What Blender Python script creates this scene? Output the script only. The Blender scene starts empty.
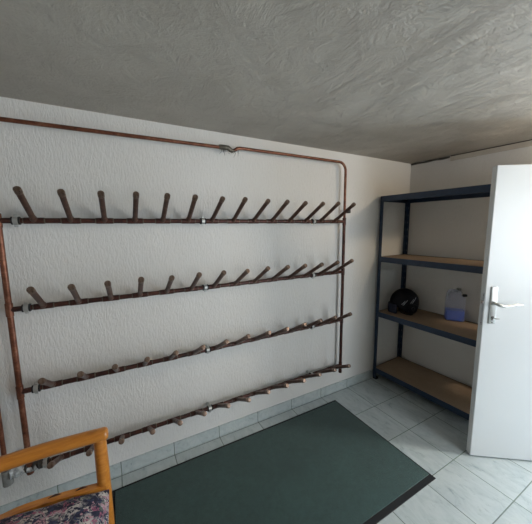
import bpy, bmesh, math, random
from mathutils import Vector, Matrix
random.seed(7)
S = bpy.context.scene
COL = S.collection
PI = math.pi
R = math.radians

# ------------------------------------------------------------------ materials
def mat(name):
    m = bpy.data.materials.new(name); m.use_nodes = True
    nt = m.node_tree; b = nt.nodes['Principled BSDF']
    return m, nt, b
def N(nt, t, **kw):
    n = nt.nodes.new(t)
    for k, v in kw.items(): setattr(n, k, v)
    return n
def L(nt, a, b): nt.links.new(a, b)
def coords(nt, scale=(1, 1, 1), rot=(0, 0, 0), loc=(0, 0, 0)):
    tc = N(nt, 'ShaderNodeTexCoord'); mp = N(nt, 'ShaderNodeMapping')
    mp.inputs['Scale'].default_value = scale; mp.inputs['Rotation'].default_value = rot
    mp.inputs['Location'].default_value = loc
    L(nt, tc.outputs['Object'], mp.inputs['Vector'])
    return mp.outputs['Vector']
def noise(nt, vec, scale, detail=4, rough=.55, dist=0):
    n = N(nt, 'ShaderNodeTexNoise'); n.inputs['Scale'].default_value = scale
    n.inputs['Detail'].default_value = detail; n.inputs['Roughness'].default_value = rough
    n.inputs['Distortion'].default_value = dist
    L(nt, vec, n.inputs['Vector']); return n.outputs['Fac']
def ramp(nt, fac, stops, interp='LINEAR'):
    r = N(nt, 'ShaderNodeValToRGB'); cr = r.color_ramp; cr.interpolation = interp
    while len(cr.elements) < len(stops): cr.elements.new(.5)
    for e, (p, c) in zip(cr.elements, stops):
        e.position = p; e.color = (c[0], c[1], c[2], 1) if not isinstance(c, (int, float)) else (c, c, c, 1)
    L(nt, fac, r.inputs['Fac']); return r.outputs['Color']
def bump(nt, b, h, strength, dist, prev=None):
    n = N(nt, 'ShaderNodeBump'); n.inputs['Strength'].default_value = strength
    n.inputs['Distance'].default_value = dist; L(nt, h, n.inputs['Height'])
    if prev is not None: L(nt, prev, n.inputs['Normal'])
    L(nt, n.outputs['Normal'], b.inputs['Normal']); return n.outputs['Normal']
def math_(nt, op, a, b=None, c=None):
    n = N(nt, 'ShaderNodeMath', operation=op)
    for i, v in enumerate((a, b, c)):
        if v is None: continue
        if isinstance(v, (int, float)): n.inputs[i].default_value = v
        else: L(nt, v, n.inputs[i])
    return n.outputs[0]
def mixc(nt, fac, a, b, mode='MIX'):
    n = N(nt, 'ShaderNodeMix', data_type='RGBA', blend_type=mode)
    if isinstance(fac, (int, float)): n.inputs[0].default_value = fac
    else: L(nt, fac, n.inputs[0])
    for i, v in ((6, a), (7, b)):
        if isinstance(v, tuple): n.inputs[i].default_value = (*v, 1)
        else: L(nt, v, n.inputs[i])
    return n.outputs[2]
def simple(name, col, rough=.5, metal=0, nscale=30, var=.12, bmp=.1, coat=0):
    m, nt, b = mat(name)
    v = coords(nt); f = noise(nt, v, nscale)
    lo = tuple(c * (1 - var) for c in col); hi = tuple(min(1, c * (1 + var)) for c in col)
    L(nt, ramp(nt, f, [(.3, lo), (.7, hi)]), b.inputs['Base Color'])
    b.inputs['Roughness'].default_value = rough; b.inputs['Metallic'].default_value = metal
    b.inputs['Coat Weight'].default_value = coat
    if bmp: bump(nt, b, noise(nt, v, nscale * 6), bmp, .001)
    return m

def wall_mat(name, vert):
    m, nt, b = mat(name)
    # rough roller / brush plaster with upright streaks
    v = coords(nt, (1, 1, .28)); vv = coords(nt)
    f1 = noise(nt, v, 88, 5, .62, .5)
    f2 = noise(nt, vv, 9, 4, .6)
    f3 = noise(nt, v, 190, 2, .5)
    big = noise(nt, vv, 1.6, 3, .5)
    L(nt, ramp(nt, big, [(.3, (.655, .645, .622)), (.7, (.70, .69, .672))]), b.inputs['Base Color'])
    b.inputs['Roughness'].default_value = .78
    r1 = ramp(nt, f1, [(.40, 0.), (.58, .75), (.8, 1.)])
    h = math_(nt, 'ADD', math_(nt, 'MULTIPLY', r1, 1.0), math_(nt, 'MULTIPLY', f2, .8))
    h = math_(nt, 'ADD', h, math_(nt, 'MULTIPLY', f3, .3))
    bump(nt, b, h, .42, .005)
    return m
M = {}
M['wall'] = wall_mat('white_roughcast', True)

def ceiling_mat():
    m, nt, b = mat('grey_trowelled_plaster')
    vv = coords(nt)
    long_ = coords(nt, (1, .10, 1), (0, 0, R(-10)))         # trowel strokes running to the door
    comb = coords(nt, (.12, 1, 1), (0, 0, R(-14)))          # short comb ridges across them
    f1 = noise(nt, long_, 13, 8, .72, .7)
    f2 = noise(nt, vv, 6.5, 8, .70, .5)
    f3 = noise(nt, comb, 62, 3, .6, .3)
    f4 = noise(nt, vv, 55, 5, .7)
    patch = ramp(nt, noise(nt, vv, 2.6, 2, .5), [(.50, 0.), (.60, 1.)])
    patch2 = ramp(nt, noise(nt, vv, 4.0, 3, .5), [(.44, 0.), (.60, 1.)])
    big = noise(nt, vv, 1.8, 4, .6, .8)
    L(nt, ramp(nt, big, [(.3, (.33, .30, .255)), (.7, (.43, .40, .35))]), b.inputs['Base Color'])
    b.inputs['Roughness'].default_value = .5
    sx_ = N(nt, 'ShaderNodeSeparateXYZ'); L(nt, vv, sx_.inputs[0])
    mr = N(nt, 'ShaderNodeMapRange'); L(nt, sx_.outputs[0], mr.inputs[0])
    for i_, q_ in zip((1, 2, 3, 4), (-2.6, -1.3, .06, 1.0)): mr.inputs[i_].default_value = q_
    # crisp lips where a stroke ended: narrow peaks in the stretched noise
    lips = ramp(nt, f1, [(.40, 0.), (.47, .35), (.50, 1.), (.53, .45), (.62, .6), (.66, .95), (.70, .5)])
    lips = math_(nt, 'MULTIPLY', lips, math_(nt, 'ADD', math_(nt, 'MULTIPLY', patch2, .8), .2))
    crumb = ramp(nt, f2, [(.38, 0.), (.50, .5), (.53, .9), (.57, .55), (.75, 1.)])
    h = math_(nt, 'MULTIPLY', lips, math_(nt, 'MULTIPLY', mr.outputs[0], .75))
    h = math_(nt, 'ADD', h, math_(nt, 'MULTIPLY', crumb, math_(nt, 'ADD', math_(nt, 'MULTIPLY', mr.outputs[0], .35), .35)))
    h = math_(nt, 'ADD', h, math_(nt, 'MULTIPLY', math_(nt, 'MULTIPLY', f3, patch), math_(nt, 'MULTIPLY', mr.outputs[0], .8)))
    h = math_(nt, 'ADD', h, math_(nt, 'MULTIPLY', f4, .28))
    bump(nt, b, h, .8, .013)
    return m
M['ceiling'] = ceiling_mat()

TX, TS, TY, TT = -2.8977, .3405, -.0235, .3342     # tile grid
def marble(nt, vec, seed):
    add = N(nt, 'ShaderNodeVectorMath', operation='ADD'); L(nt, vec, add.inputs[0]); L(nt, seed, add.inputs[1])
    v = add.outputs[0]
    mp = N(nt, 'ShaderNodeMapping'); mp.inputs['Scale'].default_value = (1, .4, 1); mp.inputs['Rotation'].default_value = (0, 0, R(28))
    L(nt, v, mp.inputs['Vector'])
    n1 = noise(nt, mp.outputs[0], 11, 7, .66, 1.6)
    n2 = noise(nt, mp.outputs[0], 34, 5, .7, .8)
    cl = ramp(nt, n1, [(.26, (.22, .26, .275)), (.40, (.38, .43, .44)), (.55, (.435, .485, .49)), (.75, (.48, .525, .525))])
    vein = ramp(nt, n2, [(.33, (.55, .6, .62)), (.43, (1, 1, 1))])
    return mixc(nt, .5, cl, vein, 'MULTIPLY')
def tile_mat(name, skirting):
    m, nt, b = mat(name)
    tc = N(nt, 'ShaderNodeTexCoord'); sp = N(nt, 'ShaderNodeSeparateXYZ'); L(nt, tc.outputs['Object'], sp.inputs[0])
    def cell(o, x0, s):
        a = math_(nt, 'DIVIDE', math_(nt, 'SUBTRACT', o, x0 - 40 * s), s)
        fr = math_(nt, 'FRACT', a); fl = math_(nt, 'FLOOR', a)
        d = math_(nt, 'MULTIPLY', math_(nt, 'MINIMUM', fr, math_(nt, 'SUBTRACT', 1, fr)), s)
        return d, fl
    dx, ix = cell(sp.outputs[0], TX, TS)
    dy, iy = cell(sp.outputs[1], TY, TT)
    if skirting == 'x': d = dx
    elif skirting == 'y': d = dy
    else: d = math_(nt, 'MINIMUM', dx, dy)
    cv = N(nt, 'ShaderNodeCombineXYZ'); L(nt, ix, cv.inputs[0]); L(nt, iy, cv.inputs[1])
    wn = N(nt, 'ShaderNodeTexWhiteNoise', noise_dimensions='3D'); L(nt, cv.outputs[0], wn.inputs['Vector'])
    sc = N(nt, 'ShaderNodeVectorMath', operation='SCALE'); L(nt, wn.outputs['Color'], sc.inputs[0]); sc.inputs['Scale'].default_value = 20
    col = marble(nt, tc.outputs['Object'], sc.outputs[0])
    g = ramp(nt, math_(nt, 'MULTIPLY', d, 100), [(.20, 1.), (.34, 0.)])
    gcol = ramp(nt, noise(nt, tc.outputs['Object'], 3), [(.4, (.13, .15, .14)), (.6, (.16, .21, .17))])
    L(nt, mixc(nt, g, col, gcol), b.inputs['Base Color'])
    rr = math_(nt, 'ADD', math_(nt, 'MULTIPLY', g, .5), .30)
    L(nt, rr, b.inputs['Roughness'])
    hh = math_(nt, 'ADD', math_(nt, 'MULTIPLY', g, -1.0), math_(nt, 'MULTIPLY', noise(nt, tc.outputs['Object'], 22, 3), .25))
    bump(nt, b, hh, .5, .002)
    return m
M['floor'] = tile_mat('marbled_floor_tile', None)
M['skirt_x'] = tile_mat('marbled_skirting_tile', 'x')
M['skirt_y'] = tile_mat('marbled_skirting_tile_side', 'y')

def copper(name, c0, c1, c2, rough=.42, metal=.75):
    m, nt, b = mat(name)
    v = coords(nt); f = noise(nt, v, 16, 5, .7, .5); f2 = noise(nt, v, 70, 4, .6)
    mixf = math_(nt, 'ADD', math_(nt, 'MULTIPLY', f, .75), math_(nt, 'MULTIPLY', f2, .25))
    L(nt, ramp(nt, mixf, [(.36, c0), (.5, c1), (.66, c2)]), b.inputs['Base Color'])
    b.inputs['Metallic'].default_value = metal
    L(nt, ramp(nt, f2, [(.3, rough - .1), (.7, rough + .15)]), b.inputs['Roughness'])
    bump(nt, b, f2, .15, .001)
    return m
M['copper_dark'] = copper('tarnished_copper', (.022, .014, .012), (.065, .024, .018), (.13, .05, .033), .42, .5)
M['copper_peg'] = copper('brown_oxidised_copper', (.04, .024, .02), (.09, .045, .032), (.15, .08, .057), .42, .6)
M['copper_bright'] = copper('reddish_copper', (.085, .028, .015), (.16, .055, .028), (.28, .125, .075), .42, .5)
M['copper_cap'] = copper('worn_copper_cap', (.09, .06, .045), (.18, .12, .09), (.34, .27, .22), .36, .75)
M['solder'] = copper('greenish_solder', (.05, .05, .04), (.15, .13, .10), (.30, .28, .22), .45, .6)
M['chrome'] = simple('zinc_plated_steel', (.55, .56, .55), .38, .85, 40, .08, .05)
M['rubber'] = simple('black_rubber', (.012, .012, .013), .7, 0)
M['steel_blue'] = simple('dark_blue_painted_steel', (.010, .026, .058), .38, 0, 25, .15, .05)
M['hole'] = simple('punched_slot', (.16, .17, .19), .6, .3)
def chip():
    m, nt, b = mat('raw_fibreboard')
    v = coords(nt); f = noise(nt, v, 5, 4, .6); f2 = noise(nt, v, 160, 3, .7)
    c = ramp(nt, f, [(.3, (.24, .165, .105)), (.7, (.31, .22, .145))])
    c2 = ramp(nt, f2, [(.3, (.82, .82, .82)), (.7, (1.1, 1.1, 1.1))])
    L(nt, mixc(nt, 1, c, c2, 'MULTIPLY'), b.inputs['Base Color']); b.inputs['Roughness'].default_value = .7
    bump(nt, b, f2, .1, .001); return m
M['board'] = chip()
M['door'] = simple('white_door_lacquer', (.66, .68, .69), .34, 0, 2, .02, .03)
M['frame'] = simple('white_frame_paint', (.70, .70, .68), .4, 0, 3, .02, .03)
M['strip'] = simple('cream_ceiling_strip', (.52, .48, .42), .6, 0, 10, .05, .1)
M['foam'] = simple('dark_grey_foam', (.09, .085, .075), .9, 0, 60, .4, .6)
M['gap'] = simple('dark_gap', (.02, .018, .016), .9)
M['alu'] = simple('brushed_aluminium', (.50, .51, .50), .36, .9, 30, .05, .05)
M['bronze'] = simple('dull_lock_steel', (.22, .20, .19), .4, .8)
def mat_pile():
    m, nt, b = mat('dark_green_pile')
    v = coords(nt); f = noise(nt, v, 260, 3, .7); g = noise(nt, v, 3, 4, .6)
    g2 = noise(nt, v, 32, 4, .7)
    c = ramp(nt, math_(nt, 'ADD', math_(nt, 'MULTIPLY', g, .5), math_(nt, 'MULTIPLY', g2, .5)), [(.35, (.010, .036, .033)), (.65, (.022, .062, .056))])
    c2 = ramp(nt, f, [(.35, (.55, .55, .55)), (.7, (1.5, 1.5, 1.5))])
    L(nt, mixc(nt, 1, c, c2, 'MULTIPLY'), b.inputs['Base Color']); b.inputs['Roughness'].default_value = .95
    b.inputs['Sheen Weight'].default_value = .25; b.inputs['Sheen Roughness'].default_value = .5
    bump(nt, b, f, .8, .003); return m
M['pile'] = mat_pile()
M['mat_border'] = simple('black_rubber_border', (.003, .0035, .005), .85, 0, 80, .2, .3)
def pine():
    m, nt, b = mat('honey_lacquered_pine')
    v = coords(nt, (.7, 6, 6)); f = noise(nt, v, 9, 5, .6, .8)
    c = ramp(nt, f, [(.3, (.42, .145, .018)), (.55, (.55, .21, .03)), (.8, (.63, .28, .055))])
    vo = N(nt, 'ShaderNodeTexVoronoi'); vo.inputs['Scale'].default_value = 1
    L(nt, coords(nt, (5.5, 9, 9)), vo.inputs['Vector'])
    k = ramp(nt, vo.outputs['Distance'], [(.05, 1.), (.12, .35), (.19, 0.)])
    L(nt, mixc(nt, k, c, (.13, .035, .01)), b.inputs['Base Color'])
    b.inputs['Roughness'].default_value = .28; b.inputs['Coat Weight'].default_value = .5; b.inputs['Coat Roughness'].default_value = .12
    bump(nt, b, f, .06, .001); return m
M['pine'] = pine()
M['knot'] = simple('dark_knot_hole', (.05, .014, .006), .5)
def floral():
    m, nt, b = mat('floral_upholstery')
    v0 = coords(nt)
    wn = N(nt, 'ShaderNodeTexNoise'); wn.inputs['Scale'].default_value = 26; L(nt, v0, wn.inputs['Vector'])
    mx = N(nt, 'ShaderNodeMix', data_type='VECTOR'); mx.inputs[0].default_value = .06
    L(nt, v0, mx.inputs[4]); L(nt, wn.outputs['Color'], mx.inputs[5]); v = mx.outputs[1]
    a = N(nt, 'ShaderNodeTexVoronoi'); a.inputs['Scale'].default_value = 58; L(nt, v, a.inputs['Vector'])
    sep = N(nt, 'ShaderNodeSeparateColor'); L(nt, a.outputs['Color'], sep.inputs[0])
    c1 = ramp(nt, sep.outputs[0], [(0, (.012, .015, .04)), (.34, (.035, .045, .10)), (.48, (.32, .10, .17)), (.62, (.45, .26, .30)), (.76, (.10, .12, .11)), (.86, (.55, .50, .46))], 'CONSTANT')
    b2 = N(nt, 'ShaderNodeTexVoronoi', feature='DISTANCE_TO_EDGE'); b2.inputs['Scale'].default_value = 60; L(nt, v, b2.inputs['Vector'])
    e = ramp(nt, b2.outputs['Distance'], [(.05, 1.), (.13, 0.)])
    big = noise(nt, v0, 17, 2)
    ec = ramp(nt, big, [(.42, (.45, .43, .42)), (.56, (.02, .022, .05))])
    L(nt, mixc(nt, e, c1, ec), b.inputs['Base Color']); b.inputs['Roughness'].default_value = .9
    bump(nt, b, noise(nt, v0, 400, 2), .3, .001); return m
M['floral'] = floral()
M['helmet'] = simple('black_helmet_shell', (.002, .0025, .005), .5, 0, 5, .1, 0)
M['helmet'].node_tree.nodes['Principled BSDF'].inputs['Specular IOR Level'].default_value = .15
M['helmet_pad'] = simple('dark_blue_padding', (.012, .016, .035), .8)
M['decal'] = simple('silver_decal', (.55, .56, .58), .4, .3)
def clear(name, col, alpha, rough=.25):
    m, nt, b = mat(name)
    f = noise(nt, coords(nt), 12)
    L(nt, ramp(nt, f, [(.3, tuple(c * .95 for c in col)), (.7, col)]), b.inputs['Base Color'])
    b.inputs['Roughness'].default_value = rough; b.inputs['Alpha'].default_value = alpha
    return m
M['jug'] = clear('cloudy_translucent_plastic', (.45, .50, .68), .30)
M['fluid'] = simple('blue_washer_fluid', (.02, .10, .62), .3, 0, 6, .1, 0)
M['glass'] = clear('window_glass', (.8, .85, .9), .06, .02)
M['fabric_tape'] = simple('crumpled_silver_tape', (.42, .44, .45), .5, .2, 60, .6, .8)
M['tape_dark'] = simple('dark_hemp_wrap', (.05, .045, .04), .8, 0, 90, .5, .8)
M['grey_sleeve'] = simple('grey_pipe_sleeve', (.22, .22, .21), .8, 0, 40, .2, .4)
m, nt, b = mat('lamp_diffuser'); b.inputs['Base Color'].default_value = (.9, .85, .75, 1)
b.inputs['Emission Color'].default_value = (1, .80, .55, 1)
L(nt, ramp(nt, noise(nt, coords(nt), 4), [(.2, (1, .78, .52)), (.8, (1, .82, .58))]), b.inputs['Emission Color'])
b.inputs['Emission Strength'].default_value = 270; M['lamp'] = m

M['low_bounce'] = simple('dark_low_bounce_wall', (.20, .15, .11), .5, 0, 6, .15, .1)  # invented dark brown for the unseen front wall, reduces bounced fill light
# ------------------------------------------------------------------ mesh helpers
def box(bm, x0, x1, y0, y1, z0, z1, mtx=None, bev=0, seg=1):
    vs = [bm.verts.new((x, y, z)) for x in (x0, x1) for y in (y0, y1) for z in (z0, z1)]
    q = [(0, 1, 3, 2), (4, 6, 7, 5), (0, 4, 5, 1), (2, 3, 7, 6), (0, 2, 6, 4), (1, 5, 7, 3)]
    fs = [bm.faces.new([vs[i] for i in f]) for f in q]
    if bev:
        es = list({e for f in fs for e in f.edges})
        r = bmesh.ops.bevel(bm, geom=es, offset=bev, segments=seg, profile=.5, affect='EDGES')
        vs = list({v for v in r['verts']} | {v for v in vs if v.is_valid})
    if mtx is not None:
        for v in vs:
            if v.is_valid: v.co = mtx @ v.co
    return vs
def tube(bm, pts, radii, n=14, caps=True):
    """swept circle through pts; radii: one value or one per point"""
    pts = [Vector(p) for p in pts]
    if isinstance(radii, (int, float)): radii = [radii] * len(pts)
    rings = []; prev = None
    for i, p in enumerate(pts):
        if i == 0: t = pts[1] - pts[0]
        elif i == len(pts) - 1: t = pts[-1] - pts[-2]
        else: t = (pts[i + 1] - p).normalized() + (p - pts[i - 1]).normalized()
        if t.length < 1e-9: t = pts[-1] - pts[0]
        t.normalize()
        if prev is None:
            a = Vector((0, 0, 1)) if abs(t.z) < .9 else Vector((1, 0, 0))
            u = t.cross(a).normalized()
        else:
            u = (prev - t * prev.dot(t)).normalized()
        prev = u; w = t.cross(u)
        rings.append([bm.verts.new(p + (u * math.cos(2 * PI * k / n) + w * math.sin(2 * PI * k / n)) * radii[i]) for k in range(n)])
    for a, b_ in zip(rings, rings[1:]):
        for k in range(n): bm.faces.new((a[k], a[(k + 1) % n], b_[(k + 1) % n], b_[k]))
    if caps:
        bm.faces.new(rings[0][::-1]); bm.faces.new(rings[-1])
def obj(name, bm, material, parent=None, smooth=True, loc=None):
    """link a bmesh as one mesh object (geometry given in the parent's frame)"""
    bmesh.ops.recalc_face_normals(bm, faces=bm.faces)
    me = bpy.data.meshes.new(name); bm.to_mesh(me); bm.free()
    if smooth:
        for p in me.polygons: p.use_smooth = True
        try: me.set_sharp_from_angle(angle=R(38))
        except Exception: pass
    me.materials.append(material)
    o = bpy.data.objects.new(name, me); COL.objects.link(o)
    if parent: o.parent = parent
    if loc is not None: o.location = loc
    return o
def thing(name, label, cat, loc=(0, 0, 0), rz=0, group=None):
    o = bpy.data.objects.new(name, None); COL.objects.link(o)
    o.empty_display_size = .1; o.location = loc; o.rotation_euler = (0, 0, rz)
    o['label'] = label; o['category'] = cat
    if group: o['group'] = group
    return o
def struct(name, bm, material, label, cat, smooth=False):
    o = obj(name, bm, material, None, smooth); o['kind'] = 'structure'; o['label'] = label; o['category'] = cat
    return o
B = bmesh.new

# ------------------------------------------------------------------ room
H = 2.289
PH = R(-86.25); W = Vector((math.cos(PH), math.sin(PH), 0))       # right wall direction, away from the rack wall
RM = Matrix.Rotation(PH, 4, 'Z')                                  # local x along the wall, local +y outwards (to +x world)
def rw(s, d, z): return RM @ Vector((s, d, z))
XL, YB = -4.3, -3.45
XR = W.x / -W.y * 3.45
bm = B(); box(bm, XL - .15, XR + 1.6, YB - .15, .15, -.12, 0); struct('floor', bm, M['floor'], 'grey white marbled ceramic tile floor', 'floor')
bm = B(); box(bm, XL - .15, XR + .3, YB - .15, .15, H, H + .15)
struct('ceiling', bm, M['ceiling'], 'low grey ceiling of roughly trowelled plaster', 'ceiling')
bm = B(); box(bm, XL - .15, .16, 0, .15, 0, H); struct('wall_back', bm, M['wall'], 'white roughcast wall behind the copper boot rack', 'wall')
bm = B(); box(bm, XL - .15, XL, YB - .15, 0, 0, H); struct('wall_left', bm, M['wall'], 'white roughcast wall at the left end of the room', 'wall')
# right wall with the doorway
D0, D1, DH = 1.60, 2.52, 2.04
bm = B()
box(bm, 0, D0, 0, .15, 0, H, RM); box(bm, D1, 3.47, 0, .15, 0, H, RM); box(bm, D0, D1, 0, .15, DH, H, RM)
struct('wall_right', bm, M['wall'], 'cream white wall behind the steel shelving', 'wall')
# wall behind the camera with a window
WX0, WX1, WZ0, WZ1 = -1.25, -.12, .85, 2.1
bm = B()
box(bm, XL, WX0, YB - .15, YB, 0, H); box(bm, WX1, XR, YB - .15, YB, 0, H)
box(bm, WX0, WX1, YB - .15, YB, 0, WZ0); box(bm, WX0, WX1, YB - .15, YB, WZ1, H)
struct('wall_front', bm, M['low_bounce'], 'unseen wall with the window behind the viewer, coloured dark to cut bounced light', 'wall')
w = thing('window_1', 'white two pane window behind the viewer', 'window', (WX0, YB - .1, WZ0)); w['kind'] = 'structure'
ww, wh = WX1 - WX0, WZ1 - WZ0
bm = B(); box(bm, 0, ww, 0, .06, 0, .05); box(bm, 0, ww, 0, .06, wh - .05, wh)
box(bm, 0, .05, 0, .06, .05, wh - .05); box(bm, ww - .05, ww, 0, .06, .05, wh - .05); box(bm, ww / 2 - .035, ww / 2 + .035, 0, .06, .05, wh - .05)
obj('window_frame', bm, M['frame'], w, False)
for a, c in ((.05, ww / 2 - .035), (ww / 2 + .035, ww - .05)):
    bm = B(); box(bm, a, c, .027, .033, .05, wh - .05); obj('window_pane', bm, M['glass'], w, False)
# tile skirtings
bm = B(); box(bm, XL, 0.0, -.011, 0, 0, .084); struct('baseboard_back', bm, M['skirt_x'], 'marbled tile skirting under the copper boot rack', 'skirting')
bm = B(); box(bm, .012, D0 - .09, -.011, 0, 0, .084, RM); struct('baseboard_right', bm, M['skirt_y'], 'marbled tile skirting behind the steel shelving', 'skirting')
bm = B(); box(bm, XL, XL + .011, YB, -.012, 0, .084); struct('baseboard_left', bm, M['skirt_y'], 'marbled tile skirting along the left wall', 'skirting')
# ceiling joint on the right wall: foam plug, then a pale strip with a dark gap over it
bm = B(); tube(bm, [rw(.012 + .037 * i, -.010 + .001 * math.sin(i * 2.1), H - .012 + .0015 * math.sin(i * 1.3)) for i in range(11)], [.009 + .0015 * math.sin(i * 1.7) for i in range(11)], 8)
struct('trim_1', bm, M['foam'], 'dark grey sealing foam in the ceiling joint above the shelving', 'sealing')
bm = B(); box(bm, .39, 3.4, -.014, 0, H - .048, H - .008, RM)
struct('trim_2', bm, M['strip'], 'pale cream strip along the top of the right wall', 'trim')
bm = B(); box(bm, .39, 3.4, -.006, 0, H - .008, H, RM)
struct('trim_3', bm, M['gap'], 'dark open joint between strip and ceiling', 'joint')
# door frame in the doorway
bm = B()
box(bm, D0 - .07, D0, -.012, 0, 0, DH + .07, RM, .004); box(bm, D1, D1 + .07, -.012, 0, 0, DH + .07, RM, .004)
box(bm, D0, D1, -.012, 0, DH, DH + .07, RM, .004)
box(bm, D0, D0 + .02, -.012, .15, 0, DH - .02, RM); box(bm, D1 - .02, D1, -.012, .15, 0, DH - .02, RM); box(bm, D0, D1, -.012, .15, DH - .02, DH, RM)
struct('trim_4', bm, M['frame'], 'white door frame around the doorway on the right', 'door frame')

# ------------------------------------------------------------------ the open door
DA = R(-36.3)
d = thing('door_1', 'white flush interior door standing open at the right', 'door', (-.7215, -1.0665, .008), DA); d['kind'] = 'structure'
DW, DZ = .86, 1.992
bm = B(); box(bm, 0, DW, 0, .048, 0, DZ, None, .003)
obj('door_leaf', bm, M['door'], d, False)
# long plate, lever and keyhole stub (front); x from the latch edge, z above the floor
pl = None
bm = B(); box(bm, .030, .070, -.009, .0003, .975, 1.225, None, .004, 2); pl = obj('handle_plate', bm, M['alu'], d)
bm = B(); tube(bm, [(.05, -.008, 1.118), (.05, -.016, 1.118)], [.014, .012], 16)
tube(bm, [(.05, -.012, 1.118), (.05, -.048, 1.118), (.054, -.055, 1.117), (.066, -.058, 1.113), (.085, -.058, 1.108), (.105, -.057, 1.109), (.135, -.056, 1.117), (.165, -.054, 1.122), (.190, -.052, 1.121)],
     [.009, .009, .0095, .0095, .0095, .009, .008, .0065, .004], 12)
obj('lever', bm, M['alu'], pl)
bm = B(); tube(bm, [(.05, -.008, 1.022), (.05, -.012, 1.022)], .009, 14); box(bm, .0455, .0545, -.012, -.008, 1.0, 1.018, None, .001)
obj('keyhole', bm, M['bronze'], pl)
bm = B(); tube(bm, [(.05, -.011, 1.022), (.05, -.032, 1.021)], .0026, 8); box(bm, .05, .078, -.036, -.032, 1.013, 1.027, None, .0018)
obj('key', bm, M['alu'], pl)
for z in (.985, 1.215):
    bm = B(); tube(bm, [(.05, -.0085, z), (.05, -.0112, z)], .0045, 10); obj('screw', bm, M['bronze'], pl)
bm = B(); box(bm, -.0016, .0006, .004, .022, .96, 1.18, None, .0004); fp = obj('lock_faceplate', bm, simple('lock_plate', (.50, .52, .56), .4, .4), d, False)
bm = B(); box(bm, -.011, -.0014, .007, .019, 1.108, 1.128, None, .002); obj('latch_bolt', bm, M['bronze'], fp)
for z in (.975, 1.165):
    bm = B(); tube(bm, [(-.0014, .013, z), (-.003, .013, z)], .004, 8); obj('screw', bm, M['bronze'], fp)
for z in (.25, 1.72):
    bm = B(); tube(bm, [(DW + .008, .033, z), (DW + .008, .033, z + .09)], .008, 12); box(bm, DW - .01, DW + .008, .030, .036, z + .02, z + .07)
    obj('hinge', bm, M['alu'], d)

# ------------------------------------------------------------------ boot drying rack
PX0, PP = -3.1941, .1592
ZS = [1.6749, 1.216, .7576, .3021]
PA, PB = .2306, .1344
YR = -.062
VL, VR, VS = -3.337, -1.003, -3.435
rack = thing('boot_drying_rack', 'wall mounted boot dryer of tarnished copper pipes with four rows of slanting pegs', 'boot rack', (0, 0, 0))
for ri, z in enumerate(ZS):
    bm = B(); x0 = VL if ri < 3 else VS
    if ri == 0: x0 = VL - .0
    tube(bm, [(x0, YR, z), (VR, YR, z)], .0140, 16)
    obj('rail', bm, M['copper_dark'], rack)
dirn = Vector((0, -PA, PB)); ln = dirn.length; dirn.normalize()
bm = B(); tube(bm, [dirn * .006, dirn * .03, dirn * .031, dirn * (ln - .02)], [.0160, .0160, .0138, .0138], 16)
peg0 = obj('peg', bm, M['copper_peg'], rack)
bm = B(); tube(bm, [dirn * (ln - .030), dirn * (ln - .029), dirn * (ln - .005), dirn * (ln - .001), dirn * ln], [.0138, .0158, .0158, .0145, .0115], 18)
cap0 = obj('end_cap', bm, M['copper_cap'], peg0)
bm = B(); tube(bm, [(x, 0, 0) for x in (-.047, -.046, -.042, -.0415, .0415, .042, .046, .047)], [.0142, .0155, .0155, .0166, .0166, .0155, .0155, .0142], 16)
tee0 = obj('tee_fitting', bm, M['copper_dark'], peg0)
tee0.data.materials.append(M['solder'])
for f in tee0.data.polygons:
    if abs(f.center.x) > .0418: f.material_index = 1
first = True
for z in ZS:
    for k in range(14):
        if first: p, c = peg0, cap0; first = False
        else:
            p = peg0.copy(); COL.objects.link(p); p.parent = rack
            c = cap0.copy(); COL.objects.link(c); c.parent = p
            c = tee0.copy(); COL.objects.link(c); c.parent = p
        p.location = (PX0 + k * PP, YR, z)
        p.rotation_euler = (R(random.uniform(-1.2, 1.2)), 0, R(random.uniform(-1.3, 1.3)))
# uprights
bm = B(); tube(bm, [(VL, YR, ZS[0] + .03), (VL, YR, ZS[3] - .035)], .0138, 16)
for z in ZS: tube(bm, [(VL, YR, z + .036), (VL, YR, z + .034), (VL, YR, z - .034), (VL, YR, z - .036)], [.0138, .0166, .0166, .0138], 16)
obj('upright_pipe', bm, M['copper_bright'], rack)
bm = B(); tube(bm, [(VR, YR, ZS[0]), (VR, YR, ZS[3] - .055)], .0138, 16)
for z in ZS: tube(bm, [(VR, YR, z + .034), (VR, YR, z + .032), (VR, YR, z - .032), (VR, YR, z - .034)], [.0138, .0164, .0164, .0138], 16)
tube(bm, [(VR, YR, ZS[3] - .05), (VR, YR, ZS[3] - .075)], [.017, .016], 14)
obj('upright_pipe', bm, M['copper_dark'], rack)
# long feed pipe: up from the right upright, along the top, down at the left to the lowest rail
def bend(c, r, a0, a1, n=8): return [(c[0] + r * math.cos(a0 + (a1 - a0) * i / n), c[1], c[2] + r * math.sin(a0 + (a1 - a0) * i / n)) for i in range(n + 1)]
ZR, ZL = 2.187, 2.163; rb = .075
bm = B(); tube(bm, [(VR, YR, ZS[0] + .02), (VR, YR, 1.9)] + bend((VR - rb, YR, ZR - rb), rb, 0, PI / 2) + [(-1.5, YR, ZR), (-2.01, YR, ZR - .003)], .0110, 14)
tube(bm, [(-2.01, YR, ZR - .003), (-2.035, YR, ZR - .008), (-2.055, YR, ZR - .022), (-2.07, YR, ZR - .026)], [.012, .0125, .011, .009], 12)
obj('feed_pipe', bm, M['copper_bright'], rack)
bm = B(); tube(bm, [(-2.12, YR, ZL + .010), (-2.8, YR, ZL + .004)] + bend((VS + rb, YR, ZL - rb), rb, PI / 2, PI) + [(VS, YR, 1.0)] + bend((VS + .03, YR, ZS[3] + .03), .03, PI, PI * 1.5, 5), .0110, 14)
obj('feed_pipe', bm, M['copper_bright'], rack)
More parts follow.
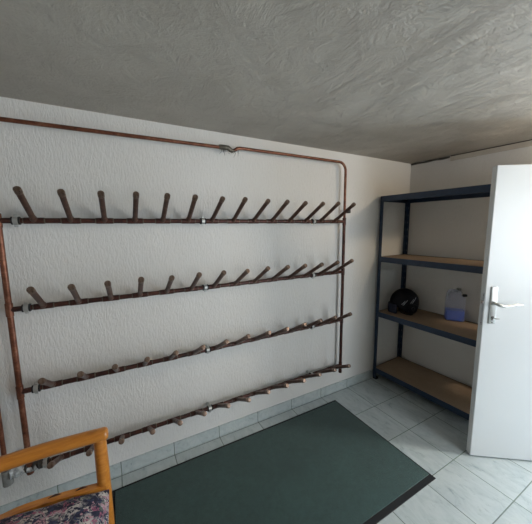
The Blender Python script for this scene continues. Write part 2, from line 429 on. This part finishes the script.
bm = B(); tube(bm, [(-2.055, YR, ZR - .024), (-2.075, YR, ZR - .030), (-2.09, YR, ZR - .022), (-2.105, YR, ZL + .012), (-2.125, YR, ZL + .012), (-2.165, YR, ZL + .012), (-2.172, YR, ZL + .012)],
               [.009, .013, .016, .017, .0175, .016, .011], 12)
un = obj('pipe_union', bm, M['solder'], rack)
bm = B()
for i in range(13):
    x = -2.16 + .0105 * i + random.uniform(-.003, .003); l = random.uniform(.02, .055)
    tube(bm, [(x, YR - .012, ZL + .002), (x + random.uniform(-.01, .01), YR - .016, ZL - l * .5), (x + random.uniform(-.02, .02), YR - .012, ZL - l)], [.0016, .0012, .0006], 5)
h_ = obj('hemp_fibres', bm, M['tape_dark'], un); h_['kind'] = 'stuff'
# pipe clamps with rubber lining
def clamp_parts():
    bm = B()
    tube(bm, [(-.018, 0, 0), (.018, 0, 0)], .0205, 18)
    a = obj('pipe_clamp', bm, M['rubber'], rack)
    bm = B(); tube(bm, [(-.0105, 0, 0), (-.0095, 0, 0), (.0095, 0, 0), (.0105, 0, 0)], [.0208, .0222, .0222, .0208], 18)
    for s in (-1, 1): box(bm, -.008, .008, -.004, .004, s * .025 - .007, s * .025 + .007, None, .002)
    for s in (-1, 1): tube(bm, [(0, -.008, s * .028), (0, .008, s * .028)], .0032, 8)
    b1 = obj('clamp_band', bm, M['chrome'], a)
    bm = B(); tube(bm, [(0, .018, 0), (0, .0615, 0)], .0045, 10); tube(bm, [(0, .0575, 0), (0, .0617, 0)], .014, 12)
    b2 = obj('standoff_stud', bm, M['chrome'], a)
    return a, b1, b2
ca = clamp_parts(); first = True
for zi, z in enumerate(ZS):
    for x in (-3.268, -2.300, -1.354):
        if first: a = ca[0]; first = False
        else:
            a = ca[0].copy(); COL.objects.link(a); a.parent = rack
            for q in ca[1:]:
                q2 = q.copy(); COL.objects.link(q2); q2.parent = a
        a.location = (x, YR, z)
# small black wall clip beside the right upright
bm = B(); box(bm, -.022, .022, -.045, .0003, -.02, .02, None, .006, 2); tube(bm, [(-.02, -.030, 0), (-.066, -.045, 0)], .007, 8)
obj('wall_clip', bm, M['rubber'], rack, loc=(VR + .075, 0, 1.772))
# left end of the lowest rail: taped joint and grey sleeve
bm = B()
pts = [(-3.42 + .0125 * i, YR - .004 + random.uniform(-.004, .004), ZS[3] + .001 + random.uniform(-.004, .004)) for i in range(10)]
tube(bm, pts, [.020 + random.uniform(-.004, .007) for _ in pts], 9)
jt = obj('tape_wrap', bm, M['fabric_tape'], rack)
bm = B()
for x in (-3.372, -3.35, -3.318, -3.295): tube(bm, [(x - .006, YR, ZS[3]), (x, YR, ZS[3] + .002), (x + .007, YR, ZS[3])], [.022, .0275, .021], 9)
tube(bm, [(-3.30, YR, ZS[3]), (-3.285, YR, ZS[3] + .001), (-3.27, YR, ZS[3])], [.019, .025, .02], 9)
obj('dark_wrap', bm, M['tape_dark'], jt)
bm = B(); tube(bm, [(VS, YR, ZS[3] + .03), (VS + .002, YR, ZS[3] - .055)], [.021, .023], 10)
obj('grey_sleeve', bm, M['grey_sleeve'], rack)

# ------------------------------------------------------------------ steel shelving
sw, sl, sh = .455, .945, 1.925
# local frame: x along the wall from the corner, y outwards from the wall (towards the room is -y)
sx = -.462
Sm = RM
SA = R(-87.25); SO = Vector((-.487, -.025, 0)) - Matrix.Rotation(SA, 3, 'Z') @ Vector((.016, -.470, 0))
shelf = thing('shelving_unit', 'dark blue steel shelving unit with four fibreboard shelves in the corner', 'shelving', SO, SA)
f0, f1 = -.470, -.014          # front and back of the unit, in wall frame y
a0, a1 = .016, .016 + sl
# the unit hugs the rack wall: its corner must not enter it
def post(px, py, dx_, dy_):
    bm = B(); t = .003; wd = .036
    box(bm, min(px, px + dx_ * wd), max(px, px + dx_ * wd), min(py, py + dy_ * t), max(py, py + dy_ * t), .004, sh)
    box(bm, min(px, px + dx_ * t), max(px, px + dx_ * t), min(py, py + dy_ * wd), max(py, py + dy_ * wd), .004, sh)
    nf = len(bm.faces); z = .06
    while z < sh - .03:
        cx = px + dx_ * wd * .58; cy = py + dy_ * t
        box(bm, cx - .004, cx + .004, cy - .0006, cy + .0006, z, z + .018)
        cy = py + dy_ * wd * .58; cx = px + dx_ * t
        box(bm, cx - .0006, cx + .0006, cy - .004, cy + .004, z, z + .018)
        z += .0762
    bm.faces.ensure_lookup_table()
    for f in bm.faces[nf:]: f.material_index = 1
    p = obj('post', bm, M['steel_blue'], shelf, False); p.data.materials.append(M['hole'])
    bm = B(); box(bm, min(px, px + dx_ * .039) - .001, max(px, px + dx_ * .039) + .001, min(py, py + dy_ * .039) - .001, max(py, py + dy_ * .039) + .001, .0005, .022, None, .003)
    obj('foot', bm, M['rubber'], p)
# the front left post stands free of the board edge by its own thickness
post(a0, f0, 1, 1); post(a1, f0, -1, 1); post(a0, f1, 1, -1); post(a1, f1, -1, -1)
for z in (1.925, 1.323, .748, .130):
    bm = B(); box(bm, a0 + .005, a1 - .005, f0 + .005, f1 - .005, z - .012, z - .002)
    bd = obj('shelf_board', bm, M['board'], shelf, False)
    for (u0, u1, v0, v1) in ((a0 + .003, a1 - .003, f0 + .0035, f0 + .0050), (a0 + .003, a1 - .003, f1 - .0050, f1 - .0035)):
        bm = B(); box(bm, u0, u1, v0 - .0005, v1 + .0005, z - .052, z, None)
        s = 1 if v0 < (f0 + f1) / 2 else -1
        box(bm, u0, u1, min(v0, v0 + s * .022), max(v0, v0 + s * .022), z - .0155, z - .0125)
        box(bm, u0, u1, min(v0, v0 + s * .012), max(v0, v0 + s * .012), z - .053, z - .051)
        obj('beam', bm, M['steel_blue'], shelf, False)
    for (u0, s) in ((a0 + .0035, 1), (a1 - .0035, -1)):
        bm = B(); box(bm, min(u0, u0 + s * .002), max(u0, u0 + s * .002), f0 + .006, f1 - .006, z - .052, z)
        box(bm, min(u0, u0 + s * .02), max(u0, u0 + s * .02), f0 + .006, f1 - .006, z - .0155, z - .0125)
        obj('beam', bm, M['steel_blue'], shelf, False)

# ------------------------------------------------------------------ helmet on the third shelf
HZ = .7485
helm = thing('ski_helmet', 'black helmet with silver stripes lying on the second shelf from the bottom', 'helmet', (-.262, -.185, HZ), R(152))
# local +x = front of the helmet
def helm_pt(th, ph, g=0):
    # th: 0 top .. , ph: around from front
    rx, ry, rz_ = .140 + g, .105 + g, .150 + g
    x = rx * math.sin(th) * math.cos(ph); y = ry * math.sin(th) * math.sin(ph); z = rz_ * math.cos(th)
    if x < 0: x *= 1.06
    return Vector((x, y, z + .098))
bm = B(); nu, nv = 40, 18; rings = []
def thmax(ph):
    c = math.cos(ph)
    sidef = math.exp(-((abs(math.atan2(math.sin(ph), c)) - 1.75) / .75) ** 2)
    return R(92) + R(34) * sidef + (R(22) if c < -.5 else 0) * (-c - .5) * 2
for j in range(nv + 1):
    row = []
    for i in range(nu):
        ph = 2 * PI * i / nu; row.append(bm.verts.new(helm_pt(max(.02, thmax(ph) * j / nv), ph)))
    rings.append(row)
for j in range(nv):
    for i in range(nu): bm.faces.new((rings[j][i], rings[j][(i + 1) % nu], rings[j + 1][(i + 1) % nu], rings[j + 1][i]))
bm.faces.new(rings[0])
sh_o = obj('shell', bm, M['helmet'], helm)
md = sh_o.modifiers.new('thick', 'SOLIDIFY'); md.thickness = .012; md.offset = -1
# padded front rim / goggle block
bm = B()
prev = None
for i in range(9):
    ph = R(-40) + R(80) * i / 8
    P = helm_pt(R(92), ph, .012); Q = helm_pt(R(92), ph, -.012)
    prof = [Vector((P.x, P.y, .095)), Vector((P.x * 1.03, P.y * 1.02, .045)), Vector((P.x, P.y, .006)), Vector((Q.x, Q.y, .006)), Vector((Q.x, Q.y, .095))]
    cur = [bm.verts.new(p) for p in prof]
    if prev:
        for k in range(5): bm.faces.new((prev[k], prev[(k + 1) % 5], cur[(k + 1) % 5], cur[k]))
    else: bm.faces.new(cur)
    prev = cur
bm.faces.new(prev[::-1])
obj('front_pad', bm, M['helmet_pad'], helm)
for sgn in (1, -1):
    bm = B(); c = Vector((-.035, sgn * .098, .062))
    tube(bm, [c + Vector((0, -sgn * .02, 0)), c, c + Vector((0, sgn * .012, 0)), c + Vector((0, sgn * .018, 0))], [.050, .052, .046, .03], 20)
    ep = obj('ear_pad', bm, M['helmet'], helm)
    bm = B(); cc = c + Vector((0, sgn * .0185, 0)); pr = []
    tri = [(0, .020), (.018, .006), (.0, -.022), (-.018, .006), (0, .020)]
    tube(bm, [cc + Vector((a, 0, b_)) for a, b_ in tri], .0018, 6)
    obj('emblem', bm, simple('dull_emblem', (.12, .12, .14), .5), ep)
bm = B(); tube(bm, [(-.05, .107, .04), (-.04, .115, .02), (-.01, .12, .008), (.02, .10, .0045), (.04, .04, .0045), (.02, -.06, .0045), (-.03, -.10, .02), (-.05, -.100, .045)], .004, 6)
cs = obj('chin_strap', bm, M['rubber'], helm)
bm = B(); box(bm, -.03, .0, .108, .128, .003, .014, None, .003); obj('buckle', bm, M['rubber'], cs)
for sgn in (1, -1):
    for (p0, p1, th0, th1) in ((60, 74, 88, 74), (66, 84, 90, 70), (94, 112, 82, 66), (100, 124, 84, 62), (106, 128, 76, 62)):
        bm = B(); pr = None
        for i in range(7):
            f = i / 6; ph = R(sgn * (p0 + (p1 - p0) * f)); th = R(th0 + (th1 - th0) * f); wv = R(1.0)
            a = bm.verts.new(helm_pt(th - wv, ph, .0015)); c = bm.verts.new(helm_pt(th + wv, ph, .0015))
            if pr: bm.faces.new((pr[0], a, c, pr[1]))
            pr = (a, c)
        obj('stripe', bm, M['decal'], helm)

# ------------------------------------------------------------------ jug
jug = thing('washer_fluid_jug', 'clear plastic jug half full of blue fluid on the second shelf from the bottom', 'jug', (-.075, -.575, HZ), R(-53))
def rrect(bm, hx, hy, r, z, n=5, ox=0):
    vs = []
    for (cx, cy, a) in ((hx - r, hy - r, 0), (-hx + r, hy - r, 90), (-hx + r, -hy + r, 180), (hx - r, -hy + r, 270)):
        for i in range(n + 1):
            t = R(a + 90 * i / n); vs.append(bm.verts.new((ox + cx + r * math.cos(t), cy + r * math.sin(t), z)))
    return vs
def loft(bm, rings, cap=True):
    for a, b_ in zip(rings, rings[1:]):
        n = len(a)
        for k in range(n): bm.faces.new((a[k], a[(k + 1) % n], b_[(k + 1) % n], b_[k]))
    if cap: bm.faces.new(rings[0][::-1]); bm.faces.new(rings[-1])
bm = B()
loft(bm, [rrect(bm, .070, .050, .015, .001), rrect(bm, .075, .055, .018, .008), rrect(bm, .075, .055, .018, .20), rrect(bm, .072, .052, .02, .225),
          rrect(bm, .055, .038, .02, .255, ox=.006), rrect(bm, .030, .026, .015, .272, ox=.016), rrect(bm, .018, .018, .0175, .280, ox=.02), rrect(bm, .018, .018, .0175, .296, ox=.02)])
obj('body', bm, M['jug'], jug)
bm = B(); loft(bm, [rrect(bm, .067, .047, .014, .004), rrect(bm, .0725, .0525, .017, .010), rrect(bm, .0725, .0525, .017, .098)]); obj('fluid', bm, M['fluid'], jug)
bm = B(); tube(bm, [(.014, 0, .270), (-.02, 0, .288), (-.05, 0, .280), (-.062, 0, .255), (-.064, 0, .22)], [.008, .009, .010, .010, .010], 10); obj('handle', bm, M['jug'], jug)
bm = B(); tube(bm, [(.02, 0, .288), (.02, 0, .290), (.02, 0, .300), (.02, 0, .304)], [.018, .0205, .0205, .017], 20); obj('cap', bm, simple('pale_cap', (.30, .29, .24), .5), jug)
bm = B(); box(bm, .040, .078, -.058, -.030, .238, .262, Matrix.Rotation(R(0), 4, 'Y'), .006, 2); obj('trigger', bm, M['rubber'], jug)

# ------------------------------------------------------------------ floor mat
fm = thing('floor_mat', 'dark green rectangular entrance mat with black rubber border on the tiles', 'mat', (-2.032, -.5845, 0), 0)
mx_, my_ = .922, .4665
bm = B(); box(bm, -mx_, mx_, -my_, my_, .001, .006, None, .0015); obj('rubber_border', bm, M['mat_border'], fm)
bm = B(); box(bm, -mx_ + .018, mx_ - .014, -my_ + .036, my_ - .018, .0055, .011, None, .002); obj('pile', bm, M['pile'], fm)

# ------------------------------------------------------------------ armchair (sitter would face right)
ch = thing('armchair', 'honey pine armchair with dark floral seat cushion in the lower left', 'armchair', (-3.2, -.76, 0), 0)
AY = .272           # arm / side frame offset
for s in (1, -1):
    y = s * AY
    # arm: round rail with rounded knob end
    bm = B(); pts = []; rr = []
    for i in range(13):
        f = i / 12; x = .262 - f * .60
        pts.append((x, y + (.012 * s) * math.sin(f * PI), .655 + .006 * math.sin(f * PI) - .006 * f)); rr.append(.030 + .001 * math.sin(f * PI))
    pts = [(.277, y, .655), (.274, y, .655), (.268, y, .655)] + pts; rr = [.015, .023, .028] + rr
    tube(bm, pts, rr, 20); obj('armrest', bm, M['pine'], ch)
    bm = B(); tube(bm, [(.240, y, .640), (.241, y, .50), (.243, y, .2), (.245, y, .004), (.245, y, .0)], [.0265, .0285, .0285, .023, .020], 20)
    obj('front_leg', bm, M['pine'], ch)
    bm = B(); tube(bm, [(-.40, y, 1.0), (-.385, y, .985), (-.33, y, .66), (-.29, y, .42), (-.33, y, .02), (-.335, y, 0)], [.012, .021, .024, .024, .021, .017], 18)
    obj('back_leg', bm, M['pine'], ch)
    # side rail: shaped board
    bm = B(); n = 16; top = []; bot = []
    for i in range(n + 1):
        f = i / n; x = .25 - f * .54
        zt = .402 + .040 * math.sin(min(1, f * 1.5) * PI / 2) - .03 * max(0, f - .6) / .4
        top.append((x, zt)); bot.append((x, .335 + .01 * math.sin(f * PI)))
    outl = top + bot[::-1]; yy0, yy1 = (y - s * .030, y + s * .006)
    A = [bm.verts.new((x, yy0, z)) for x, z in outl]; Bv = [bm.verts.new((x, yy1, z)) for x, z in outl]
    m_ = len(outl)
    for k in range(m_): bm.faces.new((A[k], A[(k + 1) % m_], Bv[(k + 1) % m_], Bv[k]))
    for k in range(n):
        for V in (A, Bv): bm.faces.new((V[k], V[k + 1], V[m_ - 2 - k], V[m_ - 1 - k]))
    sr = obj('side_rail', bm, M['pine'], ch)
    for kx, kz, sz in ((.155, .4285, .008), (.055, .4435, .0075)):
        bm = B(); tube(bm, [(kx - .026, y - s * .012, kz - .0045), (kx - .008, y - s * .012, kz - .001), (kx, y - s * .012, kz - .0002), (kx + .008, y - s * .012, kz - .002), (kx + .022, y - s * .012, kz - .006)], [.001, sz * .5, sz * .62, sz * .5, .001], 8)
        obj('knot', bm, M['knot'], sr)
bm = B(); box(bm, .225, .243, -AY + .02, AY - .02, .31, .375, None, .004, 2); obj('front_rail', bm, M['pine'], ch)
bm = B(); box(bm, -.30, -.28, -AY + .02, AY - .02, .33, .40, None, .004, 2); obj('rear_rail', bm, M['pine'], ch)
for z, hgt in ((.62, .05), (.75, .05), (.90, .08)):
    xx = -.33 - (z - .66) * .19
    bm = B(); box(bm, xx - .010, xx + .010, -AY + .015, AY - .015, z, z + hgt, None, .005, 2); obj('back_slat', bm, M['pine'], ch)
# puffy seat cushion
bm = B(); nx, ny = 22, 22; grid_t, grid_b = [], []
cx0, cx1, cy = -.275, .262, .236
for i in range(nx + 1):
    rt, rb_ = [], []
    for j in range(ny + 1):
        u = -1 + 2 * i / nx; v = -1 + 2 * j / ny
        # rounded square footprint
        uu = math.copysign(abs(u) ** .9, u); vv = math.copysign(abs(v) ** .9, v)
        e = (1 - abs(uu) ** 5) * (1 - abs(vv) ** 5)
        e = max(0, e) ** .42
        x = (cx0 + cx1) / 2 + uu * (cx1 - cx0) / 2; y = vv * cy
        crown = (1 - uu ** 2) * (1 - vv ** 2)
        zb = .364 + .033 * (1 - uu)
        rt.append(bm.verts.new((x, y, zb + .034 + e * .026 + .035 * crown + .004 * math.sin(9 * u + 4 * v) * e - (1 - e) * .010)))
        rb_.append(bm.verts.new((x, y, zb + .012 - .008 * e)))
    grid_t.append(rt); grid_b.append(rb_)
for i in range(nx):
    for j in range(ny):
        bm.faces.new((grid_t[i][j], grid_t[i + 1][j], grid_t[i + 1][j + 1], grid_t[i][j + 1]))
        bm.faces.new((grid_b[i][j], grid_b[i][j + 1], grid_b[i + 1][j + 1], grid_b[i + 1][j]))
for i in range(nx):
    bm.faces.new((grid_t[i][0], grid_b[i][0], grid_b[i + 1][0], grid_t[i + 1][0])); bm.faces.new((grid_t[i][ny], grid_t[i + 1][ny], grid_b[i + 1][ny], grid_b[i][ny]))
for j in range(ny):
    bm.faces.new((grid_t[0][j], grid_t[0][j + 1], grid_b[0][j + 1], grid_b[0][j])); bm.faces.new((grid_t[nx][j], grid_b[nx][j], grid_b[nx][j + 1], grid_t[nx][j + 1]))
obj('seat_cushion', bm, M['floral'], ch)

# ------------------------------------------------------------------ wall lamp over the doorway side
lamp = thing('wall_lamp', 'small warm bulkhead lamp on the wall above the doorway', 'lamp', rw(1.80, 0, 2.19), PH)
bm = B(); box(bm, -.11, .11, -.03, 0.0, -.045, .045, None, .008, 2); obj('lamp_base', bm, M['frame'], lamp)
bm = B(); box(bm, -.10, .10, -.085, -.0302, -.038, .038, None, .02, 4); obj('diffuser', bm, M['lamp'], lamp)

# ------------------------------------------------------------------ light
def area(name, loc, target, sx_, sy_, power, col):
    ld = bpy.data.lights.new(name, 'AREA'); ld.shape = 'RECTANGLE'; ld.size = sx_; ld.size_y = sy_; ld.energy = power; ld.color = col
    o = bpy.data.objects.new(name, ld); COL.objects.link(o); o.location = loc
    o.rotation_euler = (Vector(target) - Vector(loc)).to_track_quat('-Z', 'Y').to_euler()
    o['label'] = 'daylight entering the room'; o['category'] = 'light'
    return o
area('window_daylight', ((WX0 + WX1) / 2, YB - .22, (WZ0 + WZ1) / 2), ((WX0 + WX1) / 2, 0, (WZ0 + WZ1) / 2), ww - .05, wh - .05, 50, (.88, .95, 1.0))
dc = rw((D0 + D1) / 2, .35, 1.05); dt = rw((D0 + D1) / 2, -3, 1.05)
area('doorway_daylight', dc, dt, .95, 1.9, 72, (.78, .90, 1.0))
wd = bpy.data.worlds.new('sky'); S.world = wd; wd.use_nodes = True
wn = wd.node_tree; bg = wn.nodes['Background']
sky = wn.nodes.new('ShaderNodeTexSky'); sky.sky_type = 'HOSEK_WILKIE'; sky.turbidity = 4; sky.sun_direction = (0, -.6, .8)
wn.links.new(sky.outputs[0], bg.inputs[0]); bg.inputs[1].default_value = .5

# ------------------------------------------------------------------ camera
cd = bpy.data.cameras.new('camera'); cam = bpy.data.objects.new('camera', cd); COL.objects.link(cam)
r_ = Vector((.87631, -.48167, -.00823)); u_ = Vector((.06826, .10725, .99189)); f_ = Vector((.47688, .86976, -.12686))
mw = Matrix(((r_.x, u_.x, -f_.x, -2.8315), (r_.y, u_.y, -f_.y, -1.9190), (r_.z, u_.z, -f_.z, 1.6327), (0, 0, 0, 1)))
cam.matrix_world = mw
cd.sensor_fit = 'HORIZONTAL'; cd.sensor_width = 36; cd.lens = 274.487 / 532 * 36; cd.clip_start = .02
S.camera = cam
S.view_settings.view_transform = 'Standard'; S.view_settings.look = 'None'
S.view_settings.exposure = 0.2; S.view_settings.gamma = 1; S.view_settings.use_curve_mapping = False
